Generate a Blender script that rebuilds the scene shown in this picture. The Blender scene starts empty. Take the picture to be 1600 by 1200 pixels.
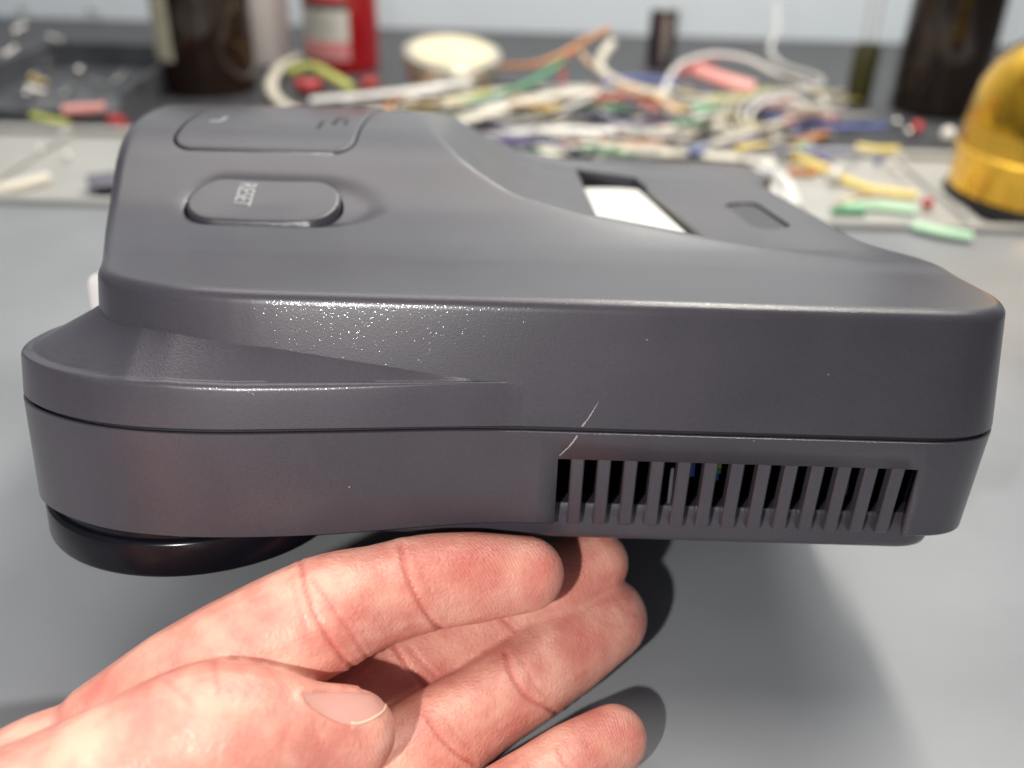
import bpy, bmesh, math, random
import numpy as np
from mathutils import Vector, Matrix
from mathutils.bvhtree import BVHTree

random.seed(7)
rng = np.random.default_rng(7)
sc = bpy.context.scene
col = sc.collection

# ------------------------------------------------------------------ camera
FPX = 1450.0                 # focal length in pixels of the 1600 px wide photograph
CAM_H = 0.1675               # lens height above the mat, metres
PITCH = math.radians(30.0)   # downward pitch over the bench
ROLL = math.radians(1.7)
TILT = math.radians(10.0)    # the console's near side is lifted off the bench by this angle


def cam_basis(p, r):
    f = Vector((0, math.cos(p), -math.sin(p)))
    rt = Vector((1, 0, 0))
    u = rt.cross(f)
    return f, rt * math.cos(r) + u * math.sin(r), -rt * math.sin(r) + u * math.cos(r)


FWD, RGT, UPV = cam_basis(PITCH, ROLL)
CAM = Vector((0, 0, CAM_H))
cd = bpy.data.cameras.new('camera')
cam = bpy.data.objects.new('camera', cd)
col.objects.link(cam)
cam.matrix_world = Matrix(((RGT.x, UPV.x, -FWD.x, CAM.x), (RGT.y, UPV.y, -FWD.y, CAM.y),
                           (RGT.z, UPV.z, -FWD.z, CAM.z), (0, 0, 0, 1)))
cd.sensor_width = 36.0
cd.lens = FPX / 1600 * 36.0
cd.clip_start = 0.01
cd.clip_end = 50
cd.dof.use_dof = True
cd.dof.focus_distance = 0.182
cd.dof.aperture_fstop = 8.6
sc.camera = cam

# ------------------------------------------------------------------ world, lamps, exposure
w = bpy.data.worlds.new('World')
sc.world = w
w.use_nodes = True
bg = w.node_tree.nodes['Background']
bg.inputs[0].default_value = (0.80, 0.86, 1.0, 1)
bg.inputs[1].default_value = 0.17


def lamp(name, kind, loc, target, power, size, color, size_y=None):
    ld = bpy.data.lights.new(name, 'AREA')
    ld.energy = power
    ld.color = color
    ld.shape = kind
    ld.size = size
    if size_y:
        ld.size_y = size_y
    lo = bpy.data.objects.new(name, ld)
    col.objects.link(lo)
    lo.location = loc
    lo.rotation_euler = (Vector(target) - Vector(loc)).to_track_quat('-Z', 'Y').to_euler()
    lo['kind'] = 'structure'
    return lo


# small hand-held white light, left of the lens
lamp('work_light', 'DISK', CAM - RGT * 0.074 - UPV * 0.026 - FWD * 0.06, CAM + FWD * 0.25, 0.76, 0.008, (1.0, 0.97, 0.93))
# ceiling strip over the bench, and the broad soft ceiling behind it
lamp('ceiling_strip', 'RECTANGLE', (0.22, 0.58, 0.80), (0.16, 0.58, 0), 6.5, 0.90, (1.0, 0.94, 0.84), 0.10)
lamp('ceiling_panel', 'RECTANGLE', (0.10, 0.62, 1.10), (0.10, 0.55, 0), 13.0, 1.5, (1.0, 0.96, 0.91), 0.9)

sc.view_settings.view_transform = 'Standard'
sc.view_settings.look = 'None'
sc.view_settings.exposure = 0.0
sc.view_settings.gamma = 1.0
sc.render.engine = 'CYCLES'
sc.cycles.use_denoising = True
sc.cycles.max_bounces = 8


# ------------------------------------------------------------------ pixel helpers (photo pixels -> points)
def pray(px, py):
    return FWD + RGT * ((px - 800) / FPX) - UPV * ((py - 600) / FPX)


def on_bench(px, py, z=0.0):
    d = pray(px, py)
    return CAM + d * ((z - CAM.z) / d.z)


def at_depth(px, py, depth):
    return CAM + pray(px, py) * depth


def project(co):
    v = co - np.array(CAM)
    f, r, u = np.array(FWD), np.array(RGT), np.array(UPV)
    z = v @ f
    return 800 + FPX * (v @ r) / z, 600 - FPX * (v @ u) / z, z


# ------------------------------------------------------------------ materials
def new_mat(name):
    m = bpy.data.materials.new(name)
    m.use_nodes = True
    nt = m.node_tree
    return m, nt, nt.nodes['Principled BSDF']


def mat(name, color, rough=0.5, metal=0.0, noise=0.0, nscale=60.0, bump=0.0, bscale=400.0, coat=0.0, trans=0.0, sss=0.0, spec=0.5):
    m, nt, b = new_mat(name)
    N, L = nt.nodes, nt.links
    b.inputs['Base Color'].default_value = (*color, 1)
    b.inputs['Roughness'].default_value = rough
    b.inputs['Metallic'].default_value = metal
    b.inputs['Coat Weight'].default_value = coat
    b.inputs['Transmission Weight'].default_value = trans
    b.inputs['Specular IOR Level'].default_value = spec
    if sss:
        b.inputs['Subsurface Weight'].default_value = sss
        b.inputs['Subsurface Radius'].default_value = (0.004, 0.002, 0.001)
    tc = N.new('ShaderNodeTexCoord')
    if noise:
        n = N.new('ShaderNodeTexNoise')
        n.inputs['Scale'].default_value = nscale
        n.inputs['Detail'].default_value = 5
        L.new(tc.outputs['Object'], n.inputs['Vector'])
        r = N.new('ShaderNodeMapRange')
        r.inputs[1].default_value = 0.3
        r.inputs[2].default_value = 0.7
        r.inputs[3].default_value = 1 - noise
        r.inputs[4].default_value = 1 + noise
        L.new(n.outputs[0], r.inputs[0])
        mx = N.new('ShaderNodeVectorMath')
        mx.operation = 'SCALE'
        mx.inputs[0].default_value = color
        L.new(r.outputs[0], mx.inputs['Scale'])
        L.new(mx.outputs[0], b.inputs['Base Color'])
        r2 = N.new('ShaderNodeMapRange')
        r2.inputs[1].default_value = 0.3
        r2.inputs[2].default_value = 0.7
        r2.inputs[3].default_value = max(rough - noise * .3, .03)
        r2.inputs[4].default_value = min(rough + noise * .3, 1)
        L.new(n.outputs[0], r2.inputs[0])
        L.new(r2.outputs[0], b.inputs['Roughness'])
    if bump:
        n2 = N.new('ShaderNodeTexNoise')
        n2.inputs['Scale'].default_value = bscale
        n2.inputs['Detail'].default_value = 3
        L.new(tc.outputs['Object'], n2.inputs['Vector'])
        bp = N.new('ShaderNodeBump')
        bp.inputs['Strength'].default_value = 1.0
        bp.inputs['Distance'].default_value = bump
        L.new(n2.outputs[0], bp.inputs['Height'])
        L.new(bp.outputs[0], b.inputs['Normal'])
    return m


def plastic_mat():
    """dark grey-purple moulded plastic: fine spark texture, a few dust specks"""
    m, nt, b = new_mat('console_plastic')
    N, L = nt.nodes, nt.links
    tc = N.new('ShaderNodeTexCoord')
    ns = N.new('ShaderNodeTexNoise')
    ns.inputs['Scale'].default_value = 30
    ns.inputs['Detail'].default_value = 4
    L.new(tc.outputs['Object'], ns.inputs['Vector'])
    cr = N.new('ShaderNodeValToRGB')
    cr.color_ramp.elements[0].position = .3
    cr.color_ramp.elements[0].color = (0.040, 0.036, 0.046, 1)
    cr.color_ramp.elements[1].position = .7
    cr.color_ramp.elements[1].color = (0.056, 0.051, 0.063, 1)
    ng = N.new('ShaderNodeTexNoise')
    ng.inputs['Scale'].default_value = 2300
    ng.inputs['Detail'].default_value = 1
    L.new(tc.outputs['Object'], ng.inputs['Vector'])
    mg = N.new('ShaderNodeMath'); mg.operation = 'MULTIPLY_ADD'; mg.inputs[1].default_value = .5; mg.inputs[2].default_value = -.25
    L.new(ng.outputs[0], mg.inputs[0])
    ag = N.new('ShaderNodeMath'); ag.operation = 'ADD'
    L.new(ns.outputs[0], ag.inputs[0]); L.new(mg.outputs[0], ag.inputs[1])
    L.new(ag.outputs[0], cr.inputs[0])
    # dust specks
    vo = N.new('ShaderNodeTexVoronoi')
    vo.inputs['Scale'].default_value = 230
    L.new(tc.outputs['Object'], vo.inputs['Vector'])
    sep = N.new('ShaderNodeSeparateColor')
    L.new(vo.outputs['Color'], sep.inputs[0])
    g1 = N.new('ShaderNodeMath'); g1.operation = 'GREATER_THAN'; g1.inputs[1].default_value = .90
    L.new(sep.outputs[0], g1.inputs[0])
    ms = N.new('ShaderNodeMath'); ms.operation = 'MULTIPLY'; ms.inputs[1].default_value = 0.055
    L.new(sep.outputs[1], ms.inputs[0])
    g2 = N.new('ShaderNodeMath'); g2.operation = 'LESS_THAN'
    L.new(vo.outputs['Distance'], g2.inputs[0])
    L.new(ms.outputs[0], g2.inputs[1])
    mu = N.new('ShaderNodeMath'); mu.operation = 'MULTIPLY'
    L.new(g1.outputs[0], mu.inputs[0]); L.new(g2.outputs[0], mu.inputs[1])
    mu2 = N.new('ShaderNodeMath'); mu2.operation = 'MULTIPLY'; mu2.inputs[1].default_value = .55
    L.new(mu.outputs[0], mu2.inputs[0])
    mx = N.new('ShaderNodeMix'); mx.data_type = 'RGBA'
    L.new(mu2.outputs[0], mx.inputs['Factor'])
    L.new(cr.outputs[0], mx.inputs['A'])
    mx.inputs['B'].default_value = (.45, .44, .43, 1)
    L.new(mx.outputs['Result'], b.inputs['Base Color'])
    b.inputs['Roughness'].default_value = 0.38
    b.inputs['Specular IOR Level'].default_value = 0.5
    # spark-eroded texture: fine grain for the body, coarser glinting grain for the polished peaks

    def grain(scale, dist, det):
        n2 = N.new('ShaderNodeTexNoise')
        n2.inputs['Scale'].default_value = scale
        n2.inputs['Detail'].default_value = det
        L.new(tc.outputs['Object'], n2.inputs['Vector'])
        bp = N.new('ShaderNodeBump')
        bp.inputs['Strength'].default_value = 1.0
        bp.inputs['Distance'].default_value = dist
        L.new(n2.outputs[0], bp.inputs['Height'])
        return bp
    L.new(grain(3100, .000019, 2).outputs[0], b.inputs['Normal'])
    b.inputs['Coat Weight'].default_value = .42
    b.inputs['Coat Roughness'].default_value = .105
    L.new(grain(2450, .000074, 1).outputs[0], b.inputs['Coat Normal'])
    return m


M = {}
M['plastic'] = plastic_mat()
M['foot'] = mat('gloss_black', (0.005, 0.005, 0.008), 0.22, noise=.15, nscale=90, spec=.35)
M['flap'] = mat('flap_white', (0.72, 0.71, 0.67), 0.45, bump=.00002)
M['white'] = mat('white_plastic', (0.80, 0.77, 0.76), 0.35)
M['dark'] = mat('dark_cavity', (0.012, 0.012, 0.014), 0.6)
M['letter'] = mat('pale_lit_letter', (0.34, 0.34, 0.35), 0.35)  # pale cover marks; on the button, light caught by raised letters painted in
M['scratch'] = mat('scratch_grey', (0.30, 0.29, 0.31), 0.7, bump=.00008, bscale=3000)
M['board'] = mat('board_green', (0.02, 0.12, 0.05), 0.4)
M['blue'] = mat('component_blue', (0.02, 0.10, 0.55), 0.4)
M['greenc'] = mat('component_green', (0.05, 0.45, 0.12), 0.4)
M['yellowc'] = mat('component_yellow', (0.7, 0.5, 0.05), 0.4)
M['shield'] = mat('shield_metal', (0.25, 0.24, 0.28), 0.4, metal=.8)
M['mat'] = mat('silicone_mat', (0.255, 0.265, 0.28), 0.38, noise=.12, nscale=14, bump=.00003, bscale=900)
M['tray'] = mat('silicone_mat_lit', (0.40, 0.395, 0.37), 0.42, noise=.08, nscale=30)  # same mat, colour lightened and warmed to paint the light on the trays
M['table'] = mat('black_bench', (0.055, 0.057, 0.062), 0.5, noise=.3, nscale=30, bump=.00012, bscale=600)
M['wall'] = mat('pale_blue_wall', (0.84, 0.92, 0.97), 0.8, noise=.04, nscale=4)


# ------------------------------------------------------------------ mesh helpers
def mk(name, verts, faces, m, parent=None, sharp=35, scale=1.0, smooth=True):
    me = bpy.data.meshes.new(name)
    me.from_pydata([tuple(float(c) * scale for c in v) for v in verts], [], faces)
    me.validate()
    me.update()
    bm = bmesh.new(); bm.from_mesh(me)
    bmesh.ops.recalc_face_normals(bm, faces=bm.faces)
    bm.to_mesh(me); bm.free()
    if smooth:
        me.polygons.foreach_set('use_smooth', [True] * len(me.polygons))
        me.set_sharp_from_angle(angle=math.radians(sharp))
    if m:
        me.materials.append(m)
    o = bpy.data.objects.new(name, me)
    col.objects.link(o)
    if parent:
        o.parent = parent
    return o


def tag(o, label=None, cat=None, group=None, kind=None):
    for k, v in (('label', label), ('category', cat), ('group', group), ('kind', kind)):
        if v:
            o[k] = v
    return o


def empty(name, loc=(0, 0, 0), rot=(0, 0, 0)):
    o = bpy.data.objects.new(name, None)
    col.objects.link(o)
    o.location = loc
    o.rotation_euler = rot
    o.empty_display_size = .02
    return o


def lathe(prof, n=48, cx=0, cy=0):
    v, f = [], []
    for r, z in prof:
        for i in range(n):
            a = 2 * math.pi * i / n
            v.append((cx + r * math.cos(a), cy + r * math.sin(a), z))
    for j in range(len(prof) - 1):
        for i in range(n):
            i2 = (i + 1) % n
            f.append((j * n + i, j * n + i2, (j + 1) * n + i2, (j + 1) * n + i))
    f.append(tuple(range(n))[::-1])
    f.append(tuple((len(prof) - 1) * n + i for i in range(n)))
    return v, f


def box(x0, x1, y0, y1, z0, z1):
    v = [(x0, y0, z0), (x1, y0, z0), (x1, y1, z0), (x0, y1, z0), (x0, y0, z1), (x1, y0, z1), (x1, y1, z1), (x0, y1, z1)]
    f = [(0, 3, 2, 1), (4, 5, 6, 7), (0, 1, 5, 4), (1, 2, 6, 5), (2, 3, 7, 6), (3, 0, 4, 7)]
    return v, f


def add_bevel(o, wdt, seg=2, ang=40):
    b = o.modifiers.new('bevel', 'BEVEL')
    b.width = wdt
    b.segments = seg
    b.limit_method = 'ANGLE'
    b.angle_limit = math.radians(ang)
    return o


def spline(pts, n=8):
    """Catmull-Rom through the points"""
    P = [np.array(p, float) for p in pts]
    if len(P) < 3:
        return [P[0] + (P[-1] - P[0]) * t for t in np.linspace(0, 1, 4)]
    P = [2 * P[0] - P[1]] + P + [2 * P[-1] - P[-2]]
    out = []
    for i in range(1, len(P) - 2):
        for k in range(n):
            t = k / n
            a, b, c, d = P[i - 1:i + 3]
            out.append(.5 * (2 * b + (c - a) * t + (2 * a - 5 * b + 4 * c - d) * t * t + (3 * b - a - 3 * c + d) * t ** 3))
    out.append(P[-2])
    return out


def tube(pts, r, n=8, flat=1.0, caps=True):
    """tube along pts; r a number or list; flat squashes it vertically"""
    P = [np.array(p, float) for p in pts]
    R = list(r) if hasattr(r, '__len__') else [r] * len(P)
    v, f = [], []
    ref = np.array((0, 0, 1.0))
    for i, p in enumerate(P):
        t = P[min(i + 1, len(P) - 1)] - P[max(i - 1, 0)]
        t = t / (np.linalg.norm(t) + 1e-12)
        s = np.cross(t, ref)
        if np.linalg.norm(s) < .15:
            s = np.cross(t, (1.0, 0.2, 0))
        s /= np.linalg.norm(s)
        u = np.cross(s, t)
        for k in range(n):
            a = 2 * math.pi * k / n
            v.append(p + R[i] * (s * math.cos(a) + u * flat * math.sin(a)))
    for i in range(len(P) - 1):
        for k in range(n):
            k2 = (k + 1) % n
            f.append((i * n + k, i * n + k2, (i + 1) * n + k2, (i + 1) * n + k))
    f.append(tuple(range(n))[::-1])
    f.append(tuple((len(P) - 1) * n + k for k in range(n)))
    return v, f


def resample(pts, step):
    P = np.array(pts, float)
    P = np.vstack([P, P[:1]])
    s = np.concatenate([[0], np.cumsum(np.linalg.norm(np.diff(P, axis=0), axis=1))])
    n = int(s[-1] / step)
    t = np.linspace(0, s[-1], n, endpoint=False)
    return np.stack([np.interp(t, s, P[:, 0]), np.interp(t, s, P[:, 1])], 1)


def normals_in(P):
    """inward normals of a closed loop"""
    T = np.roll(P, -1, 0) - np.roll(P, 1, 0)
    T /= np.linalg.norm(T, axis=1)[:, None] + 1e-12
    Nn = np.stack([-T[:, 1], T[:, 0]], 1)
    A = .5 * np.sum(P[:, 0] * np.roll(P[:, 1], -1) - P[:, 1] * np.roll(P[:, 0], -1))
    return Nn if A > 0 else -Nn


def rings_to_faces(n, nr, cap0=True, cap1=True):
    f = []
    for j in range(nr - 1):
        for i in range(n):
            i2 = (i + 1) % n
            f.append((j * n + i, j * n + i2, (j + 1) * n + i2, (j + 1) * n + i))
    if cap0:
        f.append(tuple(range(n))[::-1])
    if cap1:
        f.append(tuple((nr - 1) * n + i for i in range(n)))
    return f


def patch_solid(out, topf, botf, rnd=0.0, rings=10, c=None, seg=4):
    """closed slab over a plan outline, top and bottom heights given as functions"""
    P = np.array(out, float)
    Nn = normals_in(P)
    c = P.mean(0) if c is None else np.array(c, float)
    n = len(P)
    V = []
    q = P + Nn * rnd
    zt = topf(q[:, 0], q[:, 1])
    ks = np.linspace(1, 0.02, rings)
    for k in ks[::-1]:
        X = c + k * (P - c)
        V.append(np.column_stack([X, botf(X[:, 0], X[:, 1])]))
    if rnd > 0:
        for th in np.linspace(0, math.pi / 2, seg + 1)[:-1]:
            X = P + Nn * (rnd * (1 - math.cos(th)))
            V.append(np.column_stack([X, zt - rnd + rnd * math.sin(th)]))
    for k in ks:
        X = c + k * (q - c)
        V.append(np.column_stack([X, topf(X[:, 0], X[:, 1])]))
    return np.vstack(V), rings_to_faces(n, len(V))


def stadium(cx, cy, lx, ly, step=.8, r=None):
    """rounded rectangle of half-sizes lx, ly"""
    r = min(lx, ly) if r is None else r
    pts = []
    for sx, sy, a0 in ((1, 1, 0), (-1, 1, 90), (-1, -1, 180), (1, -1, 270)):
        for k in range(9):
            a = math.radians(a0 + k * 11.25)
            pts.append((cx + sx * (lx - r) + r * math.cos(a), cy + sy * (ly - r) + r * math.sin(a)))
    return resample(pts, step)


def bake(o):
    """apply an object's modifiers without operators"""
    dg = bpy.context.evaluated_depsgraph_get()
    me = bpy.data.meshes.new_from_object(o.evaluated_get(dg))
    o.modifiers.clear()
    o.data = me
    return o


def smoothstep(a, b, x):
    t = np.clip((x - a) / (b - a), 0, 1)
    return t * t * (3 - 2 * t)


MM = 0.001
# ================================================================== the setting: bench, wall
v, f = box(-1.3, 1.3, -0.25, 1.06, -0.044, -0.004)
o = mk('bench_top', v, f, M['table'], sharp=30); tag(o, kind='structure')
add_bevel(o, .003)
v, f = box(-2.2, 2.2, 1.062, 1.10, -0.9, 1.9)
o = mk('back_wall', v, f, M['wall']); tag(o, kind='structure')

# grey silicone work mat: flat field in front, moulded parts trays along the back
MAT_X0, MAT_X1 = -0.42, 0.46
MAT_EDGE, MAT_BACK = 0.462, 0.606
root = empty('work_mat', (0, 0.2, -0.004))
tag(root, 'light grey silicone work mat with moulded parts trays along its back', 'mat')


def mat_part(name, v, f, bev=.0012, m='mat'):
    o = mk(name, [(a, b - .2, c + .004) for a, b, c in v], f, M[m], root)
    return add_bevel(o, bev, 3)


mat_part('field', *box(MAT_X0, MAT_X1, -0.20, MAT_EDGE, -0.0038, 0.0))
mat_part('tray_floor', *box(MAT_X0, MAT_X1, MAT_EDGE + .0002, MAT_BACK, -0.0038, -0.0012), m='tray')
mat_part('tray_rim', *box(MAT_X0, MAT_X1, MAT_EDGE, MAT_EDGE + .007, -0.0011, 0.0034), .0014, 'tray')
mat_part('tray_rim', *box(MAT_X0, MAT_X1, MAT_BACK - .008, MAT_BACK, -0.0011, 0.0034), .0014, 'tray')
for x in (MAT_X0 + .0035, -0.292, -0.12, 0.05, 0.245, MAT_X1 - .0035):
    mat_part('tray_divider', *box(x - .003, x + .003, MAT_EDGE + .0072, MAT_BACK - .0082, -0.0011, 0.0022), .0013, 'tray')

# ================================================================== the games console (built in its own frame, mm)
# x: front (-) to back (+), y: away from the near side wall, z: up from the base
W = 240.0
M['emblem'] = mat('emblem_dark', (0.042, 0.040, 0.048), .45)
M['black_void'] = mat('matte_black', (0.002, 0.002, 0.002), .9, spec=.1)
CC = Vector((0.47, -168.0, 98.39)) * MM                     # the lens in the console's frame
Rm = Matrix.Rotation(-TILT, 3, 'X')
console = empty('game_console', CAM - Rm @ CC, (-TILT, 0, 0))
tag(console, 'dark grey plastic game console lifted at one side by a hand', 'game console')

Ax = np.linspace(-20, 140, 641)
_k = np.exp(-.5 * (np.arange(-24, 25) * .25 / 2.4) ** 2); _k /= _k.sum()
_a = np.interp(Ax, [0, 34, 44, 52, 60, 68, 76, 84, 92, 105, 120, 140], [0, 0, 1.2, 3.4, 6.4, 11.2, 17, 20.8, 22.8, 24.4, 25, 25])
_a = np.convolve(np.pad(_a, 24, 'edge'), _k, 'valid')
Bx = np.linspace(-160, 160, 1281)
_b = np.interp(Bx, [-160, -30, -24, -12, -1, 16, 33, 48, 66, 84, 160], [26, 26, 23.4, 15.4, 10.0, 6.6, 4.6, 3.0, 1.4, .4, 0])
_b = np.convolve(np.pad(_b, 24, 'edge'), _k, 'valid')


def fA(y):
    return np.interp(np.minimum(y, W - y), Ax, _a)


BTN = (-61.5, 60.0)


def H(x, y, trough=True):
    x, y = np.asarray(x, float), np.asarray(y, float)
    a, b = fA(y), np.interp(x, Bx, _b)
    k = .7
    h = np.clip(.5 + .5 * (b - a) / k, 0, 1)
    z = 54 + (b * (1 - h) + a * h - k * h * (1 - h))
    # the cartridge deck lies a little below the wings
    z = z - np.minimum(2.4, .5 * np.maximum(a - b, 0)) * smoothstep(-16, 8, x) * (1 - smoothstep(62, 86, x))
    # finger trough around and behind the button
    dx = np.maximum(np.abs(x - BTN[0]) - 11, 0)
    d = np.hypot(dx * np.where(x > BTN[0], .52, 1.0), y - BTN[1])
    z = z - 1.5 * (1 - smoothstep(6.5, 10.5, d))
    return z


def bez(p0, p1, p2, p3, n=14):
    t = np.linspace(0, 1, n, endpoint=False)[:, None]
    p0, p1, p2, p3 = map(np.array, (p0, p1, p2, p3))
    return ((1 - t) ** 3 * p0 + 3 * (1 - t) ** 2 * t * p1 + 3 * (1 - t) * t * t * p2 + t ** 3 * p3).tolist()


def mirror_loop(half):
    h = [tuple(p) for p in half]
    return h + [(x, W - y) for x, y in h[::-1][1:-1]]


body_half = (bez((-108, 120), (-108, 95), (-102, 64), (-95.5, 46)) + bez((-95.5, 46), (-92, 36), (-88.5, 28), (-86, 20)) +
             bez((-86, 20), (-82, 6), (-66, 0.4), (-44, 0.2)) + [(-44, 0.2), (81, 0.2)] +
             bez((81, .2), (92, .2), (98, 5), (98.5, 17)) + [(98.5, 17), (98.5, 38)] +
             bez((98.5, 38), (98.5, 54), (89, 56), (89, 76)) + [(89, 76), (89, 120)])
OUT = resample(mirror_loop(body_half), 1.15)
NIN = normals_in(OUT)
nO = len(OUT)
ZP = 28.9                                                  # upper edge of the parting gap

rings = []
cen = np.array((0.0, 120.0))


def ring(P, z):
    rings.append(np.column_stack([P, np.broadcast_to(z, (len(P),))]))


aO = np.minimum(fA(OUT[:, 1]), np.interp(OUT[:, 0], Bx, _b))
fr = 2.5 + 2.2 * aO / 25
Q = OUT + NIN * fr[:, None]
zt = H(Q[:, 0], Q[:, 1])
for k in (.02, .5, .97):
    ring(cen + k * (OUT - cen), ZP)
ring(OUT - NIN * 1.5, ZP)
ring(OUT - NIN * 1.85, ZP + .35)
for t in np.linspace(.06, 1, 9):
    z = ZP + (zt - fr - ZP) * t
    ring(OUT - NIN * (1.9 * (1 - t)), z)
for th in np.linspace(0, math.pi / 2, 8)[1:-1]:
    ring(OUT + NIN * (fr * (1 - math.cos(th)))[:, None], zt - fr + fr * math.sin(th))
for k in np.concatenate([np.linspace(1, .04, 118), [.01]]):
    X = cen + k * (Q - cen)
    ring(X, H(X[:, 0], X[:, 1]))
upper = mk('upper_shell', np.vstack(rings), rings_to_faces(nO, len(rings)), M['plastic'], console, 38, MM)

# pockets cut into the upper shell: cartridge slot, cover seat, button well, emblem
cut_v, cut_f = [], []


def add_cut(v, f):
    n = len(cut_v)
    cut_v.extend([tuple(p) for p in v])
    cut_f.extend([tuple(i + n for i in q) for q in f])


SLOT = (21.0, 48.5, 62.0, 172.0)


def taper(P):
    """the slot narrows away from the near side"""
    P = np.array(P, float)
    P[:, 0] -= (P[:, 0] - 21) / 27.5 * (P[:, 1] - 62) / 110 * 6.0
    return P


add_cut(*patch_solid(taper(stadium((SLOT[0] + SLOT[1]) / 2, (SLOT[2] + SLOT[3]) / 2, (SLOT[1] - SLOT[0]) / 2, (SLOT[3] - SLOT[2]) / 2, 1.0, 1.5)),
                     lambda x, y: np.full_like(x, 90.), lambda x, y: np.full_like(x, 38.), rings=3))
cov_out = stadium(-66, 120, 24, 44, 1.0, 6)
add_cut(*patch_solid(cov_out, lambda x, y: np.full_like(x, 95.), lambda x, y: H(x, y) - 2.6, rings=14))
btn_pocket = stadium(BTN[0], BTN[1], 19.4, 8.4, .7)
add_cut(*patch_solid(btn_pocket, lambda x, y: np.full_like(x, 90.), lambda x, y: 51 + 0 * x, rings=3))
emb = stadium(71, 108, 5.2, 23, .7)
add_cut(*patch_solid(emb, lambda x, y: np.full_like(x, 90.), lambda x, y: H(x, y) - 1.1, rings=5))
cutter = mk('cutter', cut_v, cut_f, M['dark'], console, 30, MM)
bm_ = upper.modifiers.new('cut', 'BOOLEAN')
bm_.operation = 'DIFFERENCE'
bm_.solver = 'EXACT'
bm_.object = cutter
bpy.context.view_layer.update()
bake(upper)
cm = cutter.data
bpy.data.objects.remove(cutter); bpy.data.meshes.remove(cm)
upper.data.set_sharp_from_angle(angle=math.radians(38))

# memory cover
cover = mk('memory_cover', *patch_solid(stadium(-66, 120, 23.5, 43.5, 1.0, 5.6), lambda x, y: H(x, y) + .35, lambda x, y: H(x, y) - 2.4, .8, 40),
           M['plastic'], console, 50, MM)


def bar_on(fn, x, y, lx, ly, h=.25):
    return patch_solid(stadium(x, y, lx, ly, .25, min(lx, ly) * .4), lambda a, b: fn(a, b) + h, lambda a, b: fn(a, b) - .2, 0, 3)


for i, (x, y, lx, ly, m) in enumerate([(-82, 92, 1.6, .5, 'letter'), (-80.5, 95, .5, 2.2, 'letter'), (-53.5, 92, .5, 3.5, 'dark'), (-50, 96, .6, 4.0, 'dark'),
                                       (-47, 94, .45, 2.2, 'dark'), (-48.6, 99, 1.4, .5, 'dark')]):
    mk('mark', *bar_on(lambda a, b: H(a, b) + .35, x, y, lx, ly, .12), M[m], cover, 40, MM)

# reset button
BS = .52


def btn_top(x, y):
    u = (x - BTN[0]) / 19.0
    vv = (y - BTN[1]) / 8.0
    return 54 + 6.2 + BS * (y - BTN[1]) + 1.75 - .9 * np.exp(-(u * 1.15) ** 2 * 2 - vv ** 2 * 1.4)


button = mk('reset_button', *patch_solid(stadium(BTN[0], BTN[1], 18.7, 7.7, .6), btn_top, lambda x, y: 51.2 + 0 * x, 1.0, 14, seg=5),
            M['plastic'], console, 50, MM)
tc_ = bpy.data.curves.new('lettering', 'FONT')
tc_.body = 'RESET'
tc_.size = 5.6
tc_.extrude = .14
tc_.align_x = 'CENTER'
tc_.align_y = 'CENTER'
to = bpy.data.objects.new('lettering_source', tc_)
col.objects.link(to)
bpy.context.view_layer.update()
me = bpy.data.meshes.new_from_object(to.evaluated_get(bpy.context.evaluated_depsgraph_get()))
bpy.data.objects.remove(to)
tv = np.zeros(len(me.vertices) * 3); me.vertices.foreach_get('co', tv); tv = tv.reshape(-1, 3)
tx = BTN[0] - 5.2 + tv[:, 1] * 1.1
ty = BTN[1] + 1.6 - tv[:, 0] * .52
tz = btn_top(tx, ty) + tv[:, 2] + .06
me.vertices.foreach_set('co', (np.column_stack([tx, ty, tz]) * MM).ravel())
me.materials.append(M['letter'])
lo = bpy.data.objects.new('lettering', me)
col.objects.link(lo); lo.parent = button

# emblem pill behind the slot
mk('emblem', *patch_solid(stadium(71, 108, 4.6, 22.4, .7), lambda x, y: H(x, y) - .55, lambda x, y: H(x, y) - 1.05, 3e-1, 5), M['emblem'], console, 45, MM)

# cartridge slot: pale dust flap, dark throat
mk('dust_flap', *patch_solid(taper(stadium(34.2, 110, 12.9, 47, 1.0, 1.0)), lambda x, y: 53.4 - .004 * (x - 33) ** 2 + 0 * y, lambda x, y: 50 + 0 * x, .5, 6), M['flap'], console, 45, MM)
mk('slot_throat', *patch_solid(stadium(31.6, 164.8, 10.0, 6.6, 1.0, 1.0), lambda x, y: 42 + 0 * x, lambda x, y: 38.4 + 0 * x, .3, 4), M['dark'], console, 45, MM)

# front legs: the stepped fairing on each front corner
leg_half = ([(22, 1.1), (10, .55), (0, .1), (-12, -1.15), (-24, -2.6), (-46, -5.1)] + bez((-46, -5.1), (-55, -6.3), (-71, -7.4), (-83, -2.0)) +
            bez((-83, -2.0), (-93, 2.6), (-100, 9), (-100, 18)) + bez((-100, 18), (-100, 32), (-92, 43), (-74, 45)) + [(-74, 45), (-30, 40), (8, 14), (22, 8)])
LEG = resample(leg_half, 1.0)


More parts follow.
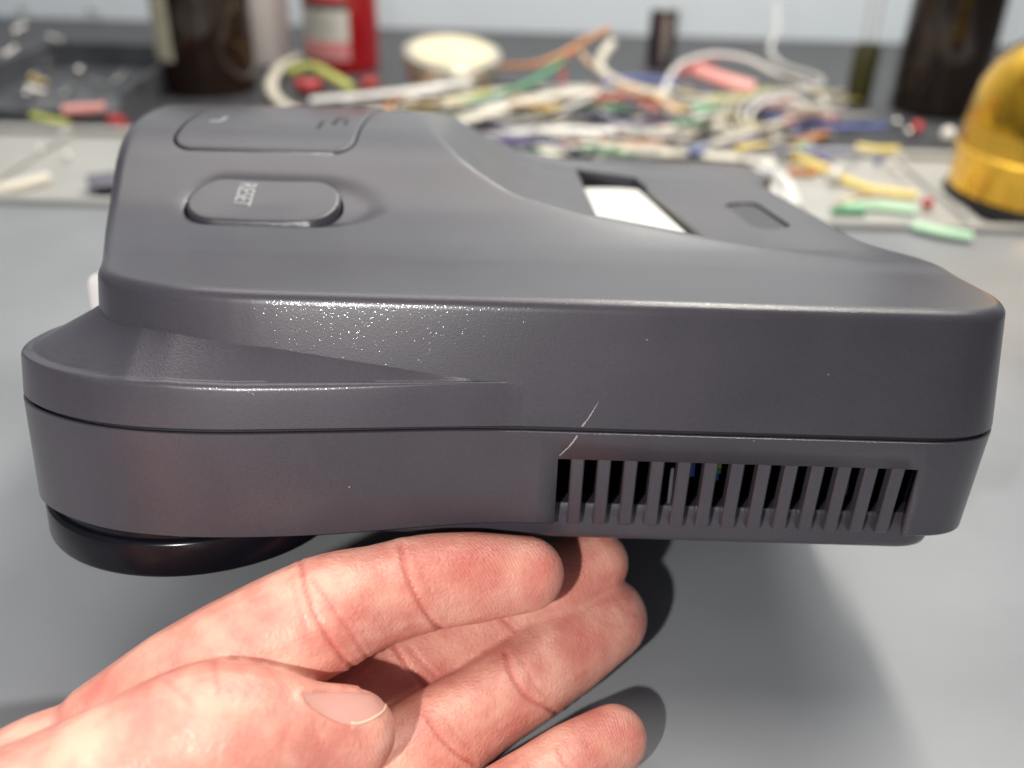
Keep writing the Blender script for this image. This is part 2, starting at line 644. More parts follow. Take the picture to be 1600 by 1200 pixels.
def leg_fairing(mirror):
    P = LEG.copy()
    Nn = normals_in(P)
    c = np.array((-55.0, 18.0))

    yl_x = [-100, -83, -72, -64, -56, -46, -24, -12, 0, 22]
    yl_y = [18, -2, -5.6, -6.5, -6.2, -5.1, -2.6, -1.15, .1, 1.1]
    yb_y = [30, 13, 5.2, 2.2, .4, -.8, -.8, -.8, -.8, -.8]
    fx = np.clip(.33 * (.3 - np.interp(P[:, 0], yl_x, yl_y)), .4, 1.4)
    fx = np.where((P[:, 1] > 10), 1.4, fx)

    def S(x, y):
        # step that climbs in a straight line from its rim to the body wall
        x, y = np.asarray(x, float), np.asarray(y, float)
        d = np.min(np.hypot(x[:, None] - P[None, :, 0], y[:, None] - P[None, :, 1]), axis=1)
        front = 38.0 + np.minimum(.56 * np.maximum(d - 1.0, 0), 8)
        yq = np.interp(x, yl_x, yl_y)
        y0 = yq - 1.1 + np.clip(.33 * (.3 - yq), .4, 1.4)
        y1 = np.maximum(np.interp(x, yl_x, yb_y), y0 + .7)
        zw = np.interp(x, [-90, -66, -2, 22], [46.5, 45.4, 37.7, 37.0])
        side = 38.0 + (zw - 38.0) * np.clip((y - y0) / (y1 - y0), 0, 1.1)
        k = smoothstep(-88, -72, x)
        return front * (1 - k) + side * k
    R = []
    f = fx
    q = P + Nn * (f[:, None] - 1.1)
    zt = S(q[:, 0], q[:, 1])

    def dr(z):
        return (1.9 * (1 - (z - ZP) / (52.4 - ZP)))[:, None]
    R.append(np.column_stack([c + .02 * (P - c), np.full(len(P), ZP)]))
    R.append(np.column_stack([P - Nn * 1.5, np.full(len(P), ZP)]))
    R.append(np.column_stack([P - Nn * 1.87, np.full(len(P), ZP + .35)]))
    for t in (.35, .7, 1):
        z = ZP + (zt - f - ZP) * t
        R.append(np.column_stack([P - Nn * dr(z), z]))
    d0 = dr(zt - f)
    for th in np.linspace(0, math.pi / 2, 8)[1:-1]:
        R.append(np.column_stack([P - Nn * d0 + Nn * (d0 - 1.1 + f[:, None]) * (1 - math.cos(th)), zt - f + f * math.sin(th)]))
    for k in np.concatenate([np.linspace(1, .7, 50), np.linspace(.69, .02, 40)]):
        X = c + k * (q - c)
        R.append(np.column_stack([X, S(X[:, 0], X[:, 1])]))
    V = np.vstack(R)
    if mirror:
        V[:, 1] = W - V[:, 1]
    return mk('leg_fairing', V, rings_to_faces(len(P), len(R)), M['plastic'], console, 45, MM)


leg_fairing(False)
leg_fairing(True)

# lower shell with the vent openings
VX0, VP, VW, NV = 10.0, 5.292, 2.65, 14
ZV = 22.1
near_x = sorted(set([round(VX0 + i * VP, 4) for i in range(NV)] + [round(VX0 + i * VP + VW, 4) for i in range(NV)]))
lead = resample([(-98, 120), (-98, 70)] + bez((-98, 70), (-98, 50), (-101.9, 40), (-101.9, 18)) + bez((-101.9, 18), (-101.9, 8), (-95, 1.4), (-84, -3.6)) +
                bez((-84, -3.6), (-72, -9.4), (-56, -8.1), (-46, -6.9)) + bez((-46, -6.9), (-24, -4.5), (-12, -1.9), (2, -1.9)) + [(2, -1.9), (2, 400)], 1.5)
lead = [tuple(p) for p in lead if p[1] < 121 and not (p[0] > 1.9)]
lead = [p for p in lead if not (p[0] > -97.9 and p[1] > 60)]
tail = [tuple(p - q * 1.87) for p, q in zip(OUT, NIN) if p[0] > 84.5 and p[1] < 119]
tail = tail if tail[0][1] < tail[-1][1] else tail[::-1]
tail.append((90.87, 120))
low_half = lead + [(2.0, -1.9), (6.0, -1.9)] + [(x, -1.9) for x in near_x] + [(83.5, -1.9)] + tail
LOW = np.array(mirror_loop(low_half))
NL = normals_in(LOW)
wl = smoothstep(-45, 8, LOW[:, 0])
wr = smoothstep(70, 98, LOW[:, 0])
YN = np.minimum(LOW[:, 1], W - LOW[:, 1])


def low_inset(z):
    t = (28.2 - z) / 22.0
    return (3.9 * wl - 1.9 * wr) * np.clip(t, 0, 1.2)


zl = [28.42, 28.05, ZV, 14.0, 8.5, 6.3, 5.9]
extra = [.40, 0, 0, 0, 0, 0, .45]
RL = [np.column_stack([LOW + NL * (low_inset(z) + e)[:, None], np.full(len(LOW), z)]) for z, e in zip(zl, extra)]
nL = len(LOW)
faces = []
for j in range(len(zl) - 1):
    for i in range(nL):
        i2 = (i + 1) % nL
        xm = .5 * (LOW[i, 0] + LOW[i2, 0]); ym = .5 * (LOW[i, 1] + LOW[i2, 1])
        if j >= 2 and ym < -1 and VX0 - .01 < xm < VX0 + (NV - 1) * VP + VW + .01 and 8 < xm < 83:
            continue
        faces.append((j * nL + i, j * nL + i2, (j + 1) * nL + i2, (j + 1) * nL + i))
lower = mk('lower_shell', np.vstack(RL), faces, M['plastic'], console, 40, MM)
# outward normals, then thickness inwards
bmx = bmesh.new(); bmx.from_mesh(lower.data); bmx.faces.ensure_lookup_table()
cq = Vector((0, .12, .015))
if sum(q.normal.dot(q.calc_center_median() - cq) * q.calc_area() for q in bmx.faces) < 0:
    bmesh.ops.reverse_faces(bmx, faces=bmx.faces)
bmx.to_mesh(lower.data); bmx.free()
so = lower.modifiers.new('thickness', 'SOLIDIFY')
so.thickness = 2.4 * MM
so.offset = -1


def wall_y(z):
    return -1.9 + 3.9 * (28.2 - z) / 22.0


c_ = .28
for i in range(NV - 1):
    x0, x1 = VX0 + i * VP + VW, VX0 + (i + 1) * VP
    vv, sec = [], [(x0 + c_, 0), (x1 - c_, 0), (x1, c_), (x1, 2.6), (x0, 2.6), (x0, c_)]
    for z, dy in ((ZV, 0), (7.0, 0), (6.1, .35)):
        vv += [(x, wall_y(z) + y + dy, z) for x, y in sec]
    mk('slat', vv, rings_to_faces(6, 3), M['plastic'], console, 30, MM)

# shallow base tray below the lower shell
bt = stadium(26, 120, 66, 115.2, 1.5, 9)
R = []
Nb = normals_in(bt)
for off, z in ((3.0, .6), (1.6, .75), (.6, 1.4), (.2, 2.6), (0, 6), (0, 9.2), (.3, 9.6), (3, 9.7)):
    R.append(np.column_stack([bt + Nb * off, np.full(len(bt), z)]))
mk('base_tray', np.vstack(R), rings_to_faces(len(bt), len(R)), M['plastic'], console, 50, MM)
# black round feet under the front legs
for yy in (26.0, W - 26.0):
    prof = [(31.9, -4.2), (32.4, -4.0), (32.7, -3.5), (32.8, -3.0), (32.8, 3.0), (32.6, 3.6), (32.0, 4.0), (31.4, 4.1), (31.2, 8.5)]
    v, f = lathe(prof, 128, -70.6, yy)
    mk('foot', v, f, M['foot'], console, 40, MM)
# underside plates that close the legs, and a dark ring added behind the parting gap to block light
for yy in (20.0, W - 20.0):
    mk('leg_floor', *patch_solid(stadium(-60, yy, 35, 22, 1.5, 18), lambda x, y: 9 + 0 * x, lambda x, y: 6.4 + 0 * x, .2, 4), M['plastic'], console, 40, MM)
R = [np.column_stack([LOW + NL * o_, np.full(nL, z_)]) for o_, z_ in ((2.2, 24.5), (1.25, 24.5), (1.25, 28.85), (2.2, 28.85), (2.2, 24.5))]
mk('seam_blocker', np.vstack(R), rings_to_faces(nL, len(R), False, False), M['dark'], console, 40, MM)

# inside, seen through the vents
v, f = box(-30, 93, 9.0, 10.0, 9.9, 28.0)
mk('vent_blackout', v, f, M['black_void'], console, 30, MM)  # added black sheet, keeps the space behind the vents dark
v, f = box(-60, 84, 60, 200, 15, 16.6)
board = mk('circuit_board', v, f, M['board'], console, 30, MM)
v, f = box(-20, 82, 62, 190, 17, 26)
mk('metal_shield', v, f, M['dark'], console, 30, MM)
for x, y, z, hx, hz, m in ((38.0, 6.2, 17.4, .7, 1.6, 'blue'), (43.5, 6.2, 18.6, .6, .6, 'yellowc'), (43.4, 6.3, 17.3, .7, .7, 'greenc'), (43.2, 6.4, 15.8, .6, .8, 'blue'),
                           (34.0, 6.0, 13, .35, 4.6, 'shield'), (70.6, 6.5, 15, .3, 2.5, 'shield')):
    v, f = box(x - hx, x + hx, y, y + 2, z - hz, z + hz)
    mk('component', v, f, M[m], board, 30, MM)

# pale plug in the front face
mk('port_plug', *patch_solid(stadium(-99, 63, 6.5, 10, 1.0, 3), lambda x, y: 43.0 + 0 * x, lambda x, y: 30 + 0 * x, 3.0, 6), M['white'], console, 40, MM)

# scratches: thin ragged slivers of scuffed plastic


def sliver(pts, wds):
    v, f = [], []
    for (x, y, z), wd in zip(pts, wds):
        v += [(x - wd, y, z), (x + wd, y, z)]
    for i in range(len(pts) - 1):
        f.append((2 * i, 2 * i + 1, 2 * i + 3, 2 * i + 2))
    return v, f


def up_y(z):
    return .2 - 1.9 * (1 - (z - ZP) / (52.4 - ZP)) - .03


def scratch(a, b, w0, w1, yf, bow=.2, name='scratch', n=16):
    P, Wd = [], []
    for t in np.linspace(0, 1, n):
        x = a[0] + (b[0] - a[0]) * t + bow * math.sin(math.pi * t) + random.uniform(-.05, .05)
        z = a[1] + (b[1] - a[1]) * t
        P.append((x, yf(z), z)); Wd.append((w0 + (w1 - w0) * t) * random.uniform(.55, 1.2))
    mk(name, *sliver(P, Wd), M['scratch'], console, 60, MM)


scratch((17.2, 34.6), (14.3, 29.5), .05, .22, up_y, .15)
scratch((13.5, 27.7), (10.2, 22.9), .26, .14, lambda z: wall_y(z) - .03, .3)

# ================================================================== the hand under the console's near edge
# joints traced on the photograph; depth in metres from the lens plane, radius in mm


def loft(stations, n=20):
    """stations: (point, radius_side, radius_depth, reference direction); rounded ends"""
    P = spline([np.array(s[0]) for s in stations], 10)
    m = len(stations)
    idx = np.linspace(0, m - 1, len(P))
    rs = np.interp(idx, range(m), [s[1] for s in stations])
    rd = np.interp(idx, range(m), [s[2] for s in stations])
    V = []
    ref = np.array(FWD)
    L = len(P)

    def frame(i):
        t = P[min(i + 1, L - 1)] - P[max(i - 1, 0)]
        t = t / np.linalg.norm(t)
        s = np.cross(t, ref); s /= np.linalg.norm(s)
        return t, s, np.cross(s, t)

    def put(c, s, u, a, b):
        for k in range(n):
            an = 2 * math.pi * k / n
            V.append(c + s * math.cos(an) * a + u * math.sin(an) * b)
    cnt = 0
    t, s, u = frame(0)
    for th in (80, 55, 28):
        c = P[0] - t * rs[0] * .8 * math.sin(math.radians(th))
        put(c, s, u, rs[0] * math.cos(math.radians(th)), rd[0] * math.cos(math.radians(th))); cnt += 1
    for i in range(L):
        t, s, u = frame(i)
        put(P[i], s, u, rs[i], rd[i]); cnt += 1
    for th in (15, 30, 45, 58, 70, 80, 86):
        a = math.radians(th)
        c = P[-1] + t * rs[-1] * 1.0 * math.sin(a)
        put(c, s, u, rs[-1] * math.cos(a), rd[-1] * math.cos(a)); cnt += 1
    return V, rings_to_faces(n, cnt)


def J(px, py, depth, rs, rd=None):
    return (np.array(at_depth(px, py, depth)), rs * MM, (rd or rs) * MM)


FINGERS = {
    'index': [J(175, 1175, .166, 13, 11), J(300, 1085, .168, 13.0, 11.5), J(400, 1015, .172, 11.6, 10.8), J(512, 958, .177, 11.3, 10.2), J(590, 931, .182, 10.0, 9.3),
              J(668, 910, .186, 9.7, 8.8), J(745, 902, .189, 9.3, 8.2), J(822, 897, .191, 7.9, 7.0)],
    'middle': [J(300, 1225, .175, 12, 11), J(430, 1165, .184, 11.5, 10.8), J(545, 1098, .192, 10.6, 9.8), J(645, 1040, .199, 10.4, 9.2), J(725, 992, .204, 9.5, 8.6),
               J(800, 948, .208, 9.4, 8.3), J(868, 911, .210, 9.1, 8.0), J(930, 880, .212, 7.7, 7)],
    'ring': [J(380, 1362, .156, 10.8, 10), J(490, 1287, .168, 10.2, 9.6), J(590, 1217, .178, 10.0, 9.0), J(672, 1162, .185, 10.4, 8.8), J(750, 1110, .192, 9.5, 8.4),
             J(822, 1060, .199, 9.9, 8.3), J(885, 1015, .206, 10.1, 8.1), J(950, 967, .212, 9.5, 7.6)],
    'little': [J(500, 1460, .152, 10, 9), J(610, 1390, .1615, 9.2, 9), J(705, 1325, .169, 8.5, 8.2), J(775, 1275, .175, 8.6, 8.0), J(840, 1228, .181, 7.9, 7.4),
               J(895, 1192, .186, 7.9, 7.2), J(958, 1156, .191, 7.2, 6.6)],
    'thumb': [J(-70, 1388, .140, 17, 15), J(70, 1300, .146, 15, 13), J(190, 1220, .149, 12.8, 11.5), J(280, 1167, .153, 12.2, 11), J(345, 1146, .155, 12.0, 10.5),
              J(410, 1143, .158, 10.6, 9.6), J(475, 1147, .162, 9.2, 8.8), J(548, 1148, .166, 8.1, 7.6)],
    'palm': [J(-190, 1480, .145, 27, 17), J(-20, 1415, .152, 24, 16), J(130, 1300, .165, 23, 13), J(260, 1270, .174, 22, 11)],
    'heel': [J(-190, 1550, .136, 26, 17), J(60, 1505, .143, 26, 15), J(260, 1440, .152, 22, 13), J(420, 1395, .157, 16, 11)],
    'forearm': [J(-900, 1800, .111, 31, 27), J(-560, 1650, .125, 29, 23), J(-320, 1550, .135, 29, 19), J(-150, 1490, .142, 28, 17)],
}
hv, hf = [], []
for key, st in FINGERS.items():
    v, f = loft(st)
    n0 = len(hv)
    hv += [tuple(p) for p in v]
    hf += [tuple(i + n0 for i in q) for q in f]
hand = mk('hand', hv, hf, None, None, 180)
rm = hand.modifiers.new('remesh', 'REMESH')
rm.mode = 'VOXEL'
rm.voxel_size = 0.00062
sm = hand.modifiers.new('smooth', 'SMOOTH')
sm.factor = .5
sm.iterations = 9
bpy.context.view_layer.update()
bake(hand)
me = hand.data
nV = len(me.vertices)
co = np.zeros(nV * 3); me.vertices.foreach_get('co', co); co = co.reshape(-1, 3)
no = np.zeros(nV * 3); me.vertex_normals.foreach_get('vector', no); no = no.reshape(-1, 3)
PX, PY, PZ = project(co)
facing = -(no * ((co - np.array(CAM)) / np.linalg.norm(co - np.array(CAM), axis=1)[:, None])).sum(1)
# which finger a vertex belongs to
best = np.full(nV, 1e9); own = np.zeros(nV, int)
keys = list(FINGERS)
for ki, key in enumerate(keys):
    S = FINGERS[key]
    cp = np.array(spline([s[0] for s in S], 6))
    rr = np.interp(np.linspace(0, len(S) - 1, len(cp)), range(len(S)), [s[1] for s in S])
    for c, r in zip(cp, rr):
        d = np.linalg.norm(co - c, axis=1) - r
        mset = d < best
        best[mset] = d[mset]; own[mset] = ki

# skin creases: (finger, photo points, width px, depth mm, redness)
CREASES = [
    ('index', [(470, 880), (478, 925), (500, 975), (530, 1022), (560, 1050)], 5, .55, .8),
    ('index', [(488, 905), (520, 950), (545, 985), (575, 1030)], 4, .35, .6),
    ('index', [(455, 900), (465, 945), (480, 985)], 4, .2, .4),
    ('index', [(626, 850), (634, 890), (652, 935), (672, 968), (690, 985)], 5, .6, .9),
    ('index', [(650, 870), (668, 915), (690, 955)], 3.5, .2, .4),
    ('index', [(555, 880), (565, 930), (590, 975)], 3, .15, .25),
    ('index', [(690, 870), (700, 920), (705, 955)], 3, .12, .25),
    ('index', [(755, 885), (757, 930)], 3, .1, .2),
    ('middle', [(610, 1000), (632, 1035), (665, 1075), (690, 1095)], 5, .45, .8),
    ('middle', [(638, 1010), (665, 1040), (690, 1065)], 4, .3, .6),
    ('middle', [(770, 955), (790, 972), (810, 990)], 4, .4, .6),
    ('ring', [(790, 1020), (800, 1055), (825, 1090), (868, 1115)], 5, .55, .7),
    ('ring', [(815, 1030), (835, 1070), (860, 1095)], 3.5, .2, .3),
    ('ring', [(670, 1125), (690, 1155), (715, 1180), (740, 1195)], 5, .45, .8),
    ('ring', [(695, 1120), (715, 1150), (735, 1170)], 4, .25, .5),
    ('little', [(870, 1165), (880, 1190), (905, 1215)], 4, .4, .5),
    ('thumb', [(334, 1034), (338, 1060), (342, 1085)], 4, .35, .6),
    ('thumb', [(258, 1062), (280, 1080), (300, 1105)], 4.5, .3, .5),
    ('thumb', [(352, 1072), (362, 1085), (366, 1100)], 3.5, .22, .4),
    ('thumb', [(342, 1165), (338, 1185), (336, 1215)], 4, .2, .3),
    ('thumb', [(385, 1078), (392, 1105), (396, 1130)], 3, .12, .25),
    ('thumb', [(410, 1080), (418, 1108), (420, 1130)], 3, .12, .25),
]
disp = np.zeros(nV); red = np.zeros(nV)


def poly_dist(pts):
    pts = spline([(x, y) for x, y in pts], 5)
    d = np.full(nV, 1e9)
    for a, b in zip(pts[:-1], pts[1:]):
        ab = b - a
        t = np.clip(((PX - a[0]) * ab[0] + (PY - a[1]) * ab[1]) / (ab @ ab + 1e-9), 0, 1)
        d = np.minimum(d, np.hypot(PX - a[0] - t * ab[0], PY - a[1] - t * ab[1]))
    return d


for fg, pts, wd, dep, rd in CREASES:
    wd *= .68; dep *= .7; rd *= .75
    sel = (own == keys.index(fg)) & (facing > -.1)
    d = poly_dist(pts)
    disp -= np.where(sel, dep * MM * (1.15 * np.exp(-(d / wd) ** 2) - .30 * np.exp(-((d - 2.4 * wd) / (1.6 * wd)) ** 2)), 0)
    red = np.maximum(red, np.where(sel, rd * np.exp(-(d / (wd * 1.1)) ** 2) + .25 * rd * np.exp(-(d / (wd * 4)) ** 2), 0))
# thumbnail bed: sink a rim round the nail
NAIL = [(474, 1086), (520, 1082), (565, 1083), (594, 1090), (605, 1101), (596, 1116), (560, 1133), (530, 1128), (500, 1113), (482, 1099)]
_d = poly_dist(NAIL + NAIL[:1])
_in = np.zeros(nV, bool)
_q = spline(NAIL + NAIL[:1], 4)
for a_, b_ in zip(_q[:-1], _q[1:]):
    c1 = (a_[1] > PY) != (b_[1] > PY)
    with np.errstate(divide='ignore', invalid='ignore'):
        xi = (b_[0] - a_[0]) * (PY - a_[1]) / (b_[1] - a_[1] + 1e-12) + a_[0]
    _in ^= c1 & (PX < xi)
_th = (own == keys.index('thumb')) & (facing > -.2)
disp += np.where(_th & ~_in & (PX < 560), .42 * MM * np.exp(-((_d - 7) / 6) ** 2), 0)
disp -= np.where(_th & _in, .25 * MM * np.clip(_d / 5, 0, 1), 0)
red = np.maximum(red, np.where(_th & ~_in & (PX < 545), .35 * np.exp(-(_d / 5) ** 2), 0))
co = co + no * disp[:, None]
# redder pads
for fg, x, y, r, a in (('index', 740, 880, 75, .55), ('index', 830, 890, 50, .35), ('ring', 920, 1010, 60, .35), ('middle', 900, 905, 60, .45), ('index', 560, 970, 55, .22), ('index', 330, 1040, 80, .25),
                       ('little', 950, 1155, 60, .35), ('thumb', 350, 1165, 70, .35), ('thumb', 560, 1160, 50, .25), ('ring', 690, 1160, 60, .3), ('middle', 670, 1050, 60, .35), ('palm', 200, 1120, 90, .3), ('index', 180, 1110, 90, .35)):
    sel = own == keys.index(fg)
    red = np.maximum(red, np.where(sel, a * np.exp(-((PX - x) ** 2 + (PY - y) ** 2) / r ** 2), 0))
me.vertices.foreach_set('co', co.ravel())
pad = np.zeros(nV)
for fg, x, y, r in (('index', 770, 900, 85), ('middle', 930, 885, 70), ('ring', 950, 985, 75), ('little', 955, 1160, 60), ('index', 570, 950, 50), ('thumb', 590, 1165, 45)):
    sel = own == keys.index(fg)
    pad = np.maximum(pad, np.where(sel, np.exp(-(((PX - x) ** 2 + (PY - y) ** 2) / r ** 2) ** 2), 0))
at2 = me.attributes.new('pad', 'FLOAT', 'POINT')
at2.data.foreach_set('value', pad.astype(np.float32))
att = me.attributes.new('redness', 'FLOAT', 'POINT')
att.data.foreach_set('value', red.astype(np.float32))
me.polygons.foreach_set('use_smooth', [True] * len(me.polygons))
me.update()
base_pt = Vector(at_depth(-190, 1500, .144))
me.transform(Matrix.Translation(-base_pt))
hand.location = base_pt
tag(hand, 'bare left hand, palm up, fingertips carrying the console edge', 'hand')


def skin_mat():
    m, nt, b = new_mat('skin')
    N, L = nt.nodes, nt.links
    tc = N.new('ShaderNodeTexCoord')
    a = N.new('ShaderNodeAttribute'); a.attribute_name = 'redness'
    n1 = N.new('ShaderNodeTexNoise'); n1.inputs['Scale'].default_value = 110; n1.inputs['Detail'].default_value = 4
    L.new(tc.outputs['Object'], n1.inputs['Vector'])
    cr = N.new('ShaderNodeValToRGB')
    cr.color_ramp.elements[0].position = .34
    cr.color_ramp.elements[0].color = (0.58, 0.215, 0.170, 1)
    cr.color_ramp.elements[1].position = .66
    cr.color_ramp.elements[1].color = (0.74, 0.395, 0.30, 1)
    n3 = N.new('ShaderNodeTexNoise'); n3.inputs['Scale'].default_value = 420; n3.inputs['Detail'].default_value = 3
    L.new(tc.outputs['Object'], n3.inputs['Vector'])
    mxn = N.new('ShaderNodeMath'); mxn.operation = 'MULTIPLY_ADD'; mxn.inputs[1].default_value = .20; mxn.inputs[2].default_value = -.10
    L.new(n3.outputs[0], mxn.inputs[0])
    adn = N.new('ShaderNodeMath'); adn.operation = 'ADD'
    L.new(n1.outputs[0], adn.inputs[0]); L.new(mxn.outputs[0], adn.inputs[1])
    L.new(adn.outputs[0], cr.inputs[0])
    mx = N.new('ShaderNodeMix'); mx.data_type = 'RGBA'
    mul = N.new('ShaderNodeMath'); mul.operation = 'MULTIPLY'; mul.inputs[1].default_value = .95; mul.use_clamp = True
    L.new(a.outputs['Fac'], mul.inputs[0])
    L.new(mul.outputs[0], mx.inputs['Factor'])
    L.new(cr.outputs[0], mx.inputs['A'])
    mx.inputs['B'].default_value = (0.50, 0.105, 0.085, 1)
    L.new(mx.outputs['Result'], b.inputs['Base Color'])
    b.inputs['Subsurface Weight'].default_value = .35
    b.inputs['Subsurface Radius'].default_value = (.0030, .0011, .0006)
    b.inputs['Subsurface Scale'].default_value = 1.0
    b.inputs['Roughness'].default_value = .44
    b.inputs['Specular IOR Level'].default_value = .45
    # fine skin relief: cells plus ridges
    vo = N.new('ShaderNodeTexVoronoi'); vo.inputs['Scale'].default_value = 850; vo.feature = 'DISTANCE_TO_EDGE'
    L.new(tc.outputs['Object'], vo.inputs['Vector'])
    n2 = N.new('ShaderNodeTexNoise'); n2.inputs['Scale'].default_value = 500; n2.inputs['Detail'].default_value = 6
    L.new(tc.outputs['Object'], n2.inputs['Vector'])
    wv = N.new('ShaderNodeTexWave'); wv.wave_type = 'RINGS'; wv.rings_direction = 'SPHERICAL'; wv.inputs['Scale'].default_value = 480; wv.inputs['Distortion'].default_value = 14
    wv.inputs['Detail'].default_value = 1; wv.inputs['Detail Scale'].default_value = .25
    L.new(tc.outputs['Object'], wv.inputs['Vector'])
    ap = N.new('ShaderNodeAttribute'); ap.attribute_name = 'pad'
    pm = N.new('ShaderNodeMath'); pm.operation = 'MULTIPLY'
    L.new(wv.outputs['Fac'], pm.inputs[0]); L.new(ap.outputs['Fac'], pm.inputs[1])
    pm2 = N.new('ShaderNodeMath'); pm2.operation = 'MULTIPLY'; pm2.inputs[1].default_value = .20
    L.new(pm.outputs[0], pm2.inputs[0])
    ad0 = N.new('ShaderNodeMath'); ad0.operation = 'ADD'
    L.new(vo.outputs['Distance'], ad0.inputs[0]); L.new(pm2.outputs[0], ad0.inputs[1])
    ad = N.new('ShaderNodeMath'); ad.operation = 'ADD'
    L.new(ad0.outputs[0], ad.inputs[0]); L.new(n2.outputs[0], ad.inputs[1])
    bp = N.new('ShaderNodeBump'); bp.inputs['Distance'].default_value = .00022; bp.inputs['Strength'].default_value = .8
    L.new(ad.outputs[0], bp.inputs['Height'])
    L.new(bp.outputs[0], b.inputs['Normal'])
    return m


me.materials.clear()
me.materials.append(skin_mat())

# thumbnail: a curved plate laid over the nail bed
tree = BVHTree.FromPolygons([Vector(c) for c in co], [tuple(p.vertices) for p in me.polygons])
nc = np.mean(NAIL, axis=0)
loop = resample(spline(NAIL + NAIL[:1], 6), 4)
nv_, ringsN = [], []
lift = [(1.02, -.30), (1.0, .02), (.96, .16), (.85, .30), (.65, .42), (.45, .48), (.25, .50), (.05, .50)]
for k, h in lift:
    rg = []
    for p in loop:
        q = nc + k * (np.array(p) - nc)
        for _try in range(12):
            hit, nrm, _, _ = tree.ray_cast(CAM, pray(q[0], q[1]).normalized())
            if hit is not None and (hit - CAM).dot(FWD) < .174:
                break
            q = q + (nc - q) * .06
        rg.append((hit, nrm))
    ringsN.append(rg)
# smooth plate: average the normal so that the plate does not copy skin bumps
avg = Vector((0, 0, 0))
for rg in ringsN:
    for hit, nrm in rg:
        avg += nrm
avg.normalize()
for (k, h), rg in zip(lift, ringsN):
    for hit, nrm in rg:
        nn = (nrm * .4 + avg * .6).normalized()
        nv_.append(tuple(hit + nn * h * MM - base_pt))
nm, nt, b = new_mat('fingernail')
N, L = nt.nodes, nt.links
b.inputs['Base Color'].default_value = (.60, .32, .27, 1)
b.inputs['Roughness'].default_value = .22
b.inputs['Subsurface Weight'].default_value = .25
b.inputs['Subsurface Radius'].default_value = (.002, .0008, .0005)
nail = mk('thumbnail', nv_, rings_to_faces(len(loop), len(lift)), nm, hand, 70)
# free edge of the nail
edge = [(603, 1101), (598, 1112), (580, 1124), (560, 1131), (546, 1130)]
ev = []
for p in spline(edge, 6):
    hit, nrm, _, _ = tree.ray_cast(CAM, pray(p[0], p[1]).normalized())
    if hit is not None:
        ev.append(np.array(hit + (nrm * .4 + avg * .6).normalized() * .12 * MM - base_pt))
M['nail_edge'] = mat('nail_edge', (.74, .56, .40), .4)
if len(ev) > 3:
    v, f = tube(ev, [.08 * MM] + [.22 * MM] * (len(ev) - 2) + [.08 * MM], 6)
    mk('nail_edge', v, f, M['nail_edge'], nail, 80)

# ================================================================== things at the back of the bench
def put_lathe(name, prof, loc, m, label, cat, n=48, group=None, rot=(0, 0, 0)):
    """a thing whose first part is a turned body"""
    root = empty(name, loc, rot)
    tag(root, label, cat, group)
    return root


def part(name, vf, m, parent, sharp=35):
    return mk(name, vf[0], vf[1], m, parent, sharp)


def band(r, z0, z1, a0, a1, n=24, thick=.0004):
    """curved label on a cylinder"""
    v, f = [], []
    for i in range(n + 1):
        a = math.radians(a0 + (a1 - a0) * i / n)
        for rr in (r, r + thick):
            v += [(rr * math.cos(a), rr * math.sin(a), z0), (rr * math.cos(a), rr * math.sin(a), z1)]
    for i in range(n):
        k = 4 * i
        f += [(k + 2, k + 6, k + 7, k + 3), (k, k + 1, k + 5, k + 4), (k + 1, k + 3, k + 7, k + 5), (k, k + 4, k + 6, k + 2)]
    f += [(0, 2, 3, 1), (4 * n, 4 * n + 1, 4 * n + 3, 4 * n + 2)]
    return v, f


def z_bands_mat(name, stops, rough=.5, text=0.0):
    """printed label: flat colour bands by height, optional rows of fine print"""
    m, nt, b = new_mat(name)
    N, L = nt.nodes, nt.links
    tc = N.new('ShaderNodeTexCoord')
    sp = N.new('ShaderNodeSeparateXYZ')
    L.new(tc.outputs['Object'], sp.inputs[0])
    cr = N.new('ShaderNodeValToRGB')
    cr.color_ramp.interpolation = 'CONSTANT'
    mr = N.new('ShaderNodeMapRange'); mr.inputs[1].default_value = 0; mr.inputs[2].default_value = .15
    L.new(sp.outputs['Z'], mr.inputs[0])
    L.new(mr.outputs[0], cr.inputs[0])
    for i, (z, c) in enumerate(stops):
        e = cr.color_ramp.elements[i] if i < 2 else cr.color_ramp.elements.new(z / .15)
        e.position = z / .15
        e.color = (*c, 1)
    L.new(cr.outputs[0], b.inputs['Base Color'])
    b.inputs['Roughness'].default_value = rough
    return m


M['amber'] = mat('amber_glass', (0.020, 0.0065, 0.002), 0.10, noise=.25, nscale=25, coat=.3)
M['amber2'] = mat('brown_black_glass', (0.016, 0.008, 0.005), 0.12, coat=.3)
M['label_cream'] = mat('label_cream', (0.66, 0.60, 0.44), 0.6, noise=.1, nscale=80)
M['bottle_white'] = mat('bottle_white', (0.78, 0.74, 0.71), 0.45, noise=.03)
M['red_plastic'] = mat('red_plastic', (0.42, 0.008, 0.014), 0.22, noise=.15, nscale=25, coat=.2)
M['cap_black'] = mat('cap_black', (0.01, 0.01, 0.01), 0.4)
M['tin'] = mat('tin_metal', (0.70, 0.66, 0.56), 0.30, metal=.75, noise=.12)
M['tin_lid'] = mat('tin_cream', (0.80, 0.70, 0.46), 0.45, noise=.07, nscale=60)
M['gold'] = mat('gold_lacquer', (0.84, 0.47, 0.04), 0.16, metal=.85, noise=.6, nscale=30, bump=.0004, bscale=45)
M['gold_bare'] = mat('gold_worn', (0.86, 0.50, 0.06), 0.26, metal=.7, noise=.2, nscale=50)
M['rubber'] = mat('black_rubber', (0.012, 0.012, 0.013), 0.6)
M['purple_black'] = mat('capacitor_plum', (0.030, 0.006, 0.016), 0.25)
M['olive_black'] = mat('capacitor_olive', (0.050, 0.050, 0.012), 0.25)
